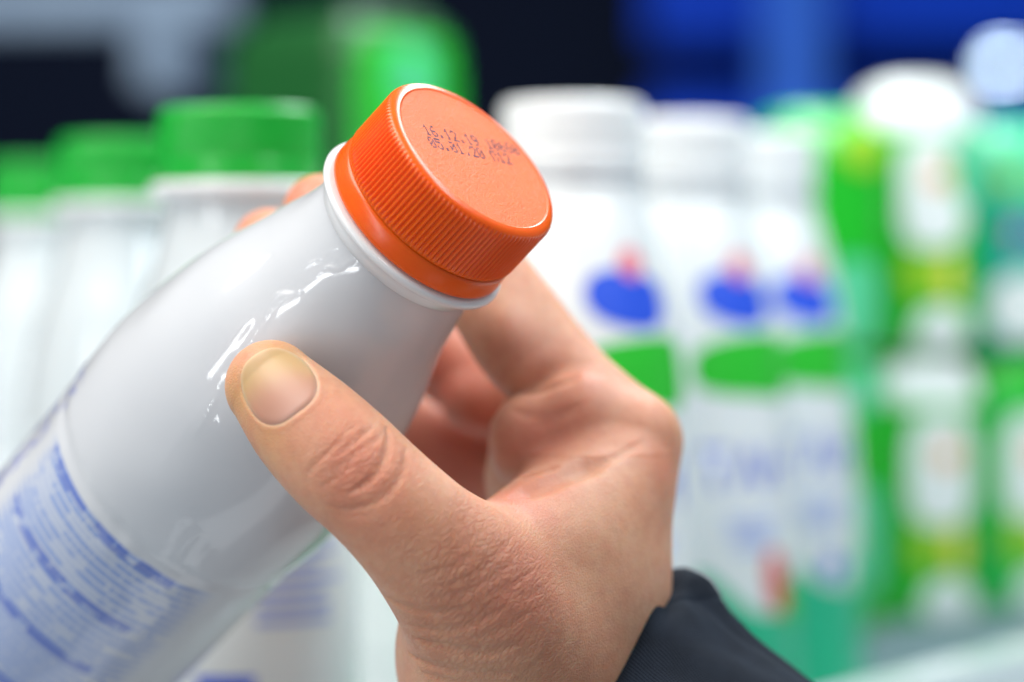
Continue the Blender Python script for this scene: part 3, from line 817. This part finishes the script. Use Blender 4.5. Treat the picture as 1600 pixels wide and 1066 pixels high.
def green_bottle(x, y, rot, label):
    o = empty('milk_bottle', Matrix.Translation((x, y, 0)) @ Matrix.Rotation(rot, 4, 'Z'), label, 'bottle', 'green capped bottles on the shelf')
    prof = [(20, .4), (26, .2)]+[(g_r(h), h) for h in np.concatenate([np.linspace(.6, 6, 6), np.linspace(10, GH-3, 90)])]
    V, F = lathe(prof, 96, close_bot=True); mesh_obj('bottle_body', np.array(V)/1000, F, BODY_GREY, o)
    V, F = lathe([(16.8, GH-6), (18.0, GH-4.4), (18.3, GH-3.2), (20.6, GH-2.8), (21.4, GH-1.5), (20.7, GH-.2), (17, GH)], 96); mesh_obj('neck_ring', np.array(V)/1000, F, WHITE_PLASTIC, o)
    ribbed_cap('screw_cap', 19.1, GH+.1, GH+17.5, GREEN_CAP, o)
    lab = band('label_print', g_r, -70, 70, 12, 92, INK['white'], o, .12, 60, 8)
    lb = band('blue_panel', g_r, -7, 6.5, 34, 58, INK['blue'], lab, .3, 8, 3)
    rr = random.Random(3)
    for k in range(7):
        h = 88-3.1*k; s = 4+rr.uniform(0, 3); 
        band('print_line', g_r, s, 27+rr.uniform(-5, 4), h, h+1.7, INK['pale_blue'], lab, .3, 10, 1)
    for k in range(5):
        h = 86-3.1*k; band('print_line', g_r, -30, -6-rr.uniform(0, 8), h, h+1.7, INK['lilac'], lab, .3, 10, 1)
    return o
green_bottle(-.0646, .574, .0, 'white bottle with green cap on the shelf, nearest the orange capped bottle')
green_bottle(-.1080, .680, .3, 'middle one of the three white bottles with green caps')
green_bottle(-.1545, .799, -.4, 'farthest white bottle with green cap, at the left edge')
green_bottle(-.030, .800, .5, 'white bottle with green cap mostly hidden behind the nearest green capped bottle')

# white capped bottles
WP = [(0, 28.5), (2, 30.5), (6, 31.5), (60, 31.6), (78, 31.4), (98, 30.2), (115, 28.8), (132, 27.0), (150, 23.6), (162, 20.6), (170, 18.3), (175, 17.4)]
_wh, _wr = smooth_prof(WP, 160)
def w_r(h): return float(np.interp(h, _wh, _wr))
def white_bottle(x, y, rot, label, dot):
    o = empty('yogurt_bottle', Matrix.Translation((x, y, 0)) @ Matrix.Rotation(rot, 4, 'Z'), label, 'bottle', 'white capped bottles on the shelf')
    V, F = lathe([(24, .1)]+[(float(r), float(h)+.2) for h, r in zip(_wh, _wr)], 96, close_bot=True); mesh_obj('bottle_body', np.array(V)/1000, F, BODY_WHITE, o)
    V, F = lathe([(17, 172.5), (18.4, 173.2), (18.8, 174.4), (18.4, 175.6), (17, 176)], 96); mesh_obj('neck_ring', np.array(V)/1000, F, INK['grey'], o)  # grey of the ring paints in the shadow line below the cap
    ribbed_cap('screw_cap', 18.3, 176.2, 194, CAP_WHITE, o)
    lg = decal('brand_logo', w_r, oval(0, 143.5, 12.2, 7.2, -.15, 2.4), INK['blue'], o)
    decal('logo_flame', w_r, oval(1.5, 152.5, 3.8, 4.0), INK['pink'], lg)
    def leaf(k, a):
        u, v = math.cos(a)*k, math.sin(a)*k
        u = math.copysign(abs(u/max(k, 1e-6))**.75, u)*k; v = math.copysign(abs(v/max(k, 1e-6))**.75, v)*k
        return 3+u*19, 125.5+v*(8.5+1.5*u)+(-2.0*u*u if v < 0 else 0)
    decal('green_leaf', w_r, leaf, INK['green'], o)
    lettering('name_lettering', 'ТАН', w_r, 0, 92, 15.5, INK['lilac'], o)
    for k in range(4): band('print_line', w_r, -9+k, 10-k*1.5, 83-2.6*k, 84.4-2.6*k, INK['pale_blue'], o, .3, 8, 1)
    band('teal_base_print', w_r, -99, 99, 3, 58, INK['teal'], o, .2, 90, 6, top=lambda s: 55+12*math.sin(s*.07+2.2)-6*math.cos(s*.15))
    fr = decal('fruit_print', w_r, oval(9, 66, 4.4, 9.5, .25), INK['red'] if not dot else INK['white'], o, .35)
    decal('leaf_print', w_r, oval(18, 60, 8, 6.0, -.4), INK['green' if not dot else 'teal'], o, .30)
    if dot: decal('blue_spot', w_r, oval(4, 64, 3.6, 3.6), INK['blue'], o, .4)
    return o
RR = math.radians(33)
white_bottle(.0156, .620, RR, 'white capped bottle with blue oval logo, right behind the orange cap', False)
white_bottle(.0484, .682, RR, 'white capped bottle with blue oval logo, second from the hand, red fruit below', False)
white_bottle(.0752, .744, RR, 'white capped bottle with blue oval logo, next to the green packs', True)

# ------------------------------------------------------------------ green packs stacked at the right
def pack(name, x, y, z, w, d, h, rot, mat, label, prints, group='green drink packs at the right', top=None, e=3.6):
    sq = e
    o = empty(name, Matrix.Translation((x, y, z)) @ Matrix.Rotation(rot, 4, 'Z'), label, 'pack', group)
    # pillow-edged body: superellipse section that narrows at the top and bottom seams
    seg = 64; full = [(.0, .90), (.012, .96), (.05, 1.0), (.5, 1.02), (.80, 1.0), (.86, .97), (.92, .88), (.965, .72), (.99, .50), (1.0, .22)] if top else [(.0, .90), (.012, .96), (.05, 1.0), (.5, 1.02), (.93, .99), (.975, .93), (1.0, .72)]
    def rad(a, k):
        e = sq; c, s_ = math.cos(a), math.sin(a)
        return k*w/2*math.copysign(abs(c)**(2/e), c), k*d/2*math.copysign(abs(s_)**(2/e), s_)
    def shell(nm, prof, m, bot, tp):
        V = []; F = []
        for t_, k in prof:
            for i in range(seg):
                px_, py_ = rad(2*math.pi*i/seg, k); V.append((px_/1000, py_/1000, t_*h/1000))
        for j in range(len(prof)-1):
            for i in range(seg): q = (i+1) % seg; F.append((j*seg+i, j*seg+q, (j+1)*seg+q, (j+1)*seg+i))
        if bot: F.append(tuple(range(seg-1, -1, -1)))
        if tp: F.append(tuple((len(prof)-1)*seg+i for i in range(seg)))
        return mesh_obj(nm, V, F, m, o)
    if top:
        shell('pack_body', full[:5], mat, True, False); shell('pack_top', full[4:], INK[top], False, True)
    else: shell('pack_body', full, mat, True, True)
    for (nm, cx, cy, rx, ry, e, ink, off) in prints:
        nu, nv = 8, 40; f = oval(cx, cy, rx, ry, 0, e); V = []; F = []
        def pt(k, a):
            s_, hh = f(k, a); s_ = max(-w*.47, min(w*.47, s_)); hh = max(.5, min(h-.5, hh))
            kk = np.interp(hh/h, [p[0] for p in full], [p[1] for p in full])
            yy = -d/2*kk*(max(0.0, 1-abs(s_/(w/2*kk))**sq))**(1/sq)
            return (s_/1000, (yy-off)/1000, hh/1000)
        V.append(pt(0, 0))
        for j in range(1, nu+1):
            for i in range(nv): V.append(pt(j/nu, 2*math.pi*i/nv))
        for i in range(nv): F.append((0, 1+i, 1+(i+1) % nv))
        for j in range(nu-1):
            for i in range(nv): a = 1+j*nv+i; b = 1+j*nv+(i+1) % nv; F.append((a, a+nv, b+nv, b))
        mesh_obj(nm, V, F, INK[ink], o)
    return o
PG = plastic('pack_green', (.003, .46, .012), .35, .4); PT = plastic('pack_teal', (.002, .42, .33), .35, .3); PM = plastic('pack_mint', (.002, .52, .07), .35, .3)
def cup(dx=0, fruit='lime', wob=0):
    return [('cup_print', 2+dx, 51+wob, 12, 19, 3.6, 'white', .3), ('orange_spot', 4+dx, 56+wob, 4.5, 4, 2, 'orange', .6), ('fruit_print', dx-3, 25, 6.5, 8, 2.0, fruit, .35), ('yellow_print', dx+8, 24, 3.5, 8, 2, 'yellow', .45), ('white_blob', 5+dx, 6, 10, 8, 2, 'white', .3)]
TRAY = plastic('tray_grey', (.30, .42, .44), .4)
T0Z, T1Z = .0345, .1270
C = [(.103, .812), (.139, .838), (.178, .868), (.216, .896)]
pack('drink_pack', C[0][0], C[0][1], T0Z, 40, 38, 92, .2, PG, 'green pack in the lower tier, half hidden by the farthest white capped bottle', [('mint_patch', 8, 30, 9, 18, 3, 'mint', .3), ('white_blob', 6, 80, 9, 9, 2, 'mint', .4)])
pack('drink_pack', C[1][0], C[1][1], T0Z, 41, 38, 92, .25, PG, 'lower green pack with a complete white cup print and orange spot', cup(), top='white')
pack('drink_pack', C[2][0], C[2][1], T0Z, 41, 38, 92, .22, PM, 'lower green pack with white cup print, touching the right edge of the picture', cup(0, 'lime', -1), top='green')
pack('drink_pack', C[0][0], C[0][1], T1Z, 40, 38, 80, .2, PG, 'plain bright green pack in the upper tier beside a white bottle cap', [('mint_patch', 6, 16, 8, 14, 3, 'mint', .3), ('lime_print', 9, 66, 8, 7, 2, 'lime', .4)], top='green')
pack('drink_pack', C[1][0], C[1][1], T1Z, 42, 38, 92, .25, PG, 'upper green pack with white rounded top and white cup print', cup(-3, 'lime', 2)+[('pale_print', 12, 62, 7, 14, 2, 'mint', .4)], top='white')
pack('drink_pack', C[2][0], C[2][1], T1Z, 42, 38, 80, .22, PT, 'teal pack in the upper tier with a violet stripe at the right edge', [('violet_stripe', 6, 40, 13, 3.4, 6, 'indigo', .3), ('magenta_spot', -6, 40, 3, 3, 2, 'magenta', .5), ('white_blob', -3, 14, 13, 12, 2, 'white', .3), ('mint_patch', -2, 60, 14, 9, 3, 'mint', .3), ('lime_print', -8, 58, 4, 4, 2, 'lime', .6)], top='mint')
pack('drink_pack', .150, .905, T1Z, 42, 40, 74, .2, PT, 'teal pack in the row behind, between the upper green packs', [('mint_patch', 0, 50, 12, 12, 2, 'mint', .3)])
pack('drink_pack', .112, .880, T1Z, 42, 40, 84, .2, PM, 'pale green pack in the row behind the upper bright green pack', [('white_blob', -6, 68, 9, 9, 2, 'white', .3), ('lime_print', 10, 66, 8, 8, 2, 'lime', .3)])
# back row
pack('tall_carton', -.0725, 1.03, 0, 70, 80, 262, .85, plastic('carton_green', (.0008, .085, .010), .4, .1), 'tall dark green carton standing behind the green capped bottles', [('mint_patch', 2, 236, 11, 14, 2, 'mint', .3), ('green_front', 0, 200, 32, 60, 8, 'green', .15)], group=None, e=9.0)  # mint patch is a painted highlight; front is a brighter green than the sides
pack('tall_carton', .052, .90, 0, 60, 60, 200, .3, PM, 'green carton whose top shows between two white caps', [('mint_patch', 0, 170, 18, 14, 3, 'mint', .3)], group=None)

# ------------------------------------------------------------------ the shelf
def box(name, x0, x1, y0, y1, z0, z1, mat, bev=.001, parent=None, rot=None):
    bm = bmesh.new(); bmesh.ops.create_cube(bm, size=1)
    for v in bm.verts: v.co = Vector(((x0+x1)/2+v.co.x*(x1-x0), (y0+y1)/2+v.co.y*(y1-y0), (z0+z1)/2+v.co.z*(z1-z0)))
    if bev: bmesh.ops.bevel(bm, geom=bm.edges, offset=bev, segments=2, affect='EDGES')
    me = bpy.data.meshes.new(name); bm.to_mesh(me); bm.free(); me.materials.append(mat)
    o = bpy.data.objects.new(name, me); COL.objects.link(o)
    if parent is not None: o.parent = parent
    return o
SHELF = plastic('shelf_enamel', (.62, .68, .70), .35, .4)
tag(box('shelf_floor', -1.2, 1.2, .50, 1.9, -.02, -.0005, SHELF), kind='structure')
NAVY = plastic('back_panel_navy', (.0006, .0035, .015), .8); BLUE = plastic('back_panel_blue', (.0008, .040, .46), .6)
for _m in (NAVY, BLUE): _m.node_tree.nodes['Principled BSDF'].inputs['Specular IOR Level'].default_value = .12
tag(box('back_wall', -1.4, 1.6, 1.90, 1.93, -.02, 1.2, NAVY), kind='structure')
for i, (x0, x1, z0, z1) in enumerate(((.10, .62, .165, .30), (.10, .62, .335, .50))):
    tag(box('blue_panel', x0, x1, 1.80, 1.84, z0, z1, BLUE, .004), 'lower deep blue panel at the back of the fridge' if i == 0 else 'upper deep blue panel along the top right edge', 'panel', 'blue panels')
tr = empty('shelf_tray', Matrix.Translation((.06, .825, 0)) @ Matrix.Rotation(.62, 4, 'Z'), 'grey green tray under the green packs at lower right', 'tray')
box('tray_deck', .0, .27, -.055, .09, .0302, .0342, TRAY, .001, tr); box('tray_front', .0, .27, -.055, -.051, .0, .030, TRAY, .001, tr)
# price rail that runs away to the right in front of the packs
rl = np.array([.102, .64]); rd = np.array([.61, .79]); rd /= np.linalg.norm(rd)
a0 = rl-rd*.10; a1 = rl+rd*.55
L_ = float(np.linalg.norm(a1-a0)); ang = math.atan2(rd[1], rd[0])
rail = empty('price_rail', Matrix.Translation((a0[0], a0[1], 0)) @ Matrix.Rotation(ang, 4, 'Z'), 'pale price rail along the front of the shelf at lower right', 'rail')
RAILM = plastic('rail_plastic', (.72, .80, .82), .25, .8)
box('rail_face', 0, L_, -.004, 0, .0, .040, RAILM, .001, rail); box('rail_lip', 0, L_, -.010, .004, .0402, .0440, RAILM, .001, rail)
# rail of the shelf above, far left
top = empty('shelf_rail', Matrix.Translation((-.62, 1.45, .318)) @ Matrix.Rotation(-.06, 4, 'Z'), 'grey metal rail of a shelf in the dark at upper left', 'rail')
METAL = NT('brushed_metal'); _tc = METAL.n('ShaderNodeTexCoord'); _nz = METAL.n('ShaderNodeTexNoise', Scale=40.0); METAL.l(_tc.outputs['Object'], _nz.inputs['Vector'])
METAL.set(Base__Color=METAL.mix(_nz.outputs[0], (.20, .27, .36), (.12, .17, .25)), Roughness=.4, Metallic=.3)
box('rail_bar', 0, .46, -.012, .012, -.014, .014, METAL.m, .003, top); box('rail_bracket', .40, .43, -.010, .10, -.05, -.0145, METAL.m, .003, top)
# small fridge lamp far at the right
def lamp(x, y, z, r, e, label, col=(.62, .82, 1.0)):
    o = empty('fridge_lamp', Matrix.Translation((x, y, z)), label, 'lamp')
    t = NT('lamp_glow'); t.set(Base__Color=(.8, .9, 1), Emission__Color=col, Emission__Strength=e)
    V, F = lathe([(r*math.sin(a), -r*.5*math.cos(a)) for a in np.linspace(.05, math.pi-.05, 12)], 32, True, True); b = mesh_obj('bulb', V, F, t.m, o)
    V, F = lathe([(r*1.15, -r*.2), (r*1.2, 0), (r*1.15, r*.2), (r*.99, r*.2), (r*.99, -r*.2), (r*1.15, -r*.2)], 32); mesh_obj('socket_ring', V, F, METAL.m, o)
    for c in (b,): pass
lamp(.345, 1.70, .310, .012, 13.0, 'bright round lamp at the upper right edge')
GLOW_BLUE = plastic('glow_strip_blue', (.004, .11, .62), .5)
tag(box('glow_strip', .185, .228, 1.765, 1.79, .0, .60, GLOW_BLUE, .003), 'lighter blue strip standing in for a soft glow in front of the blue panels, above the white caps', 'glow strip')  # added box, its lighter blue stands in for a soft vertical glow
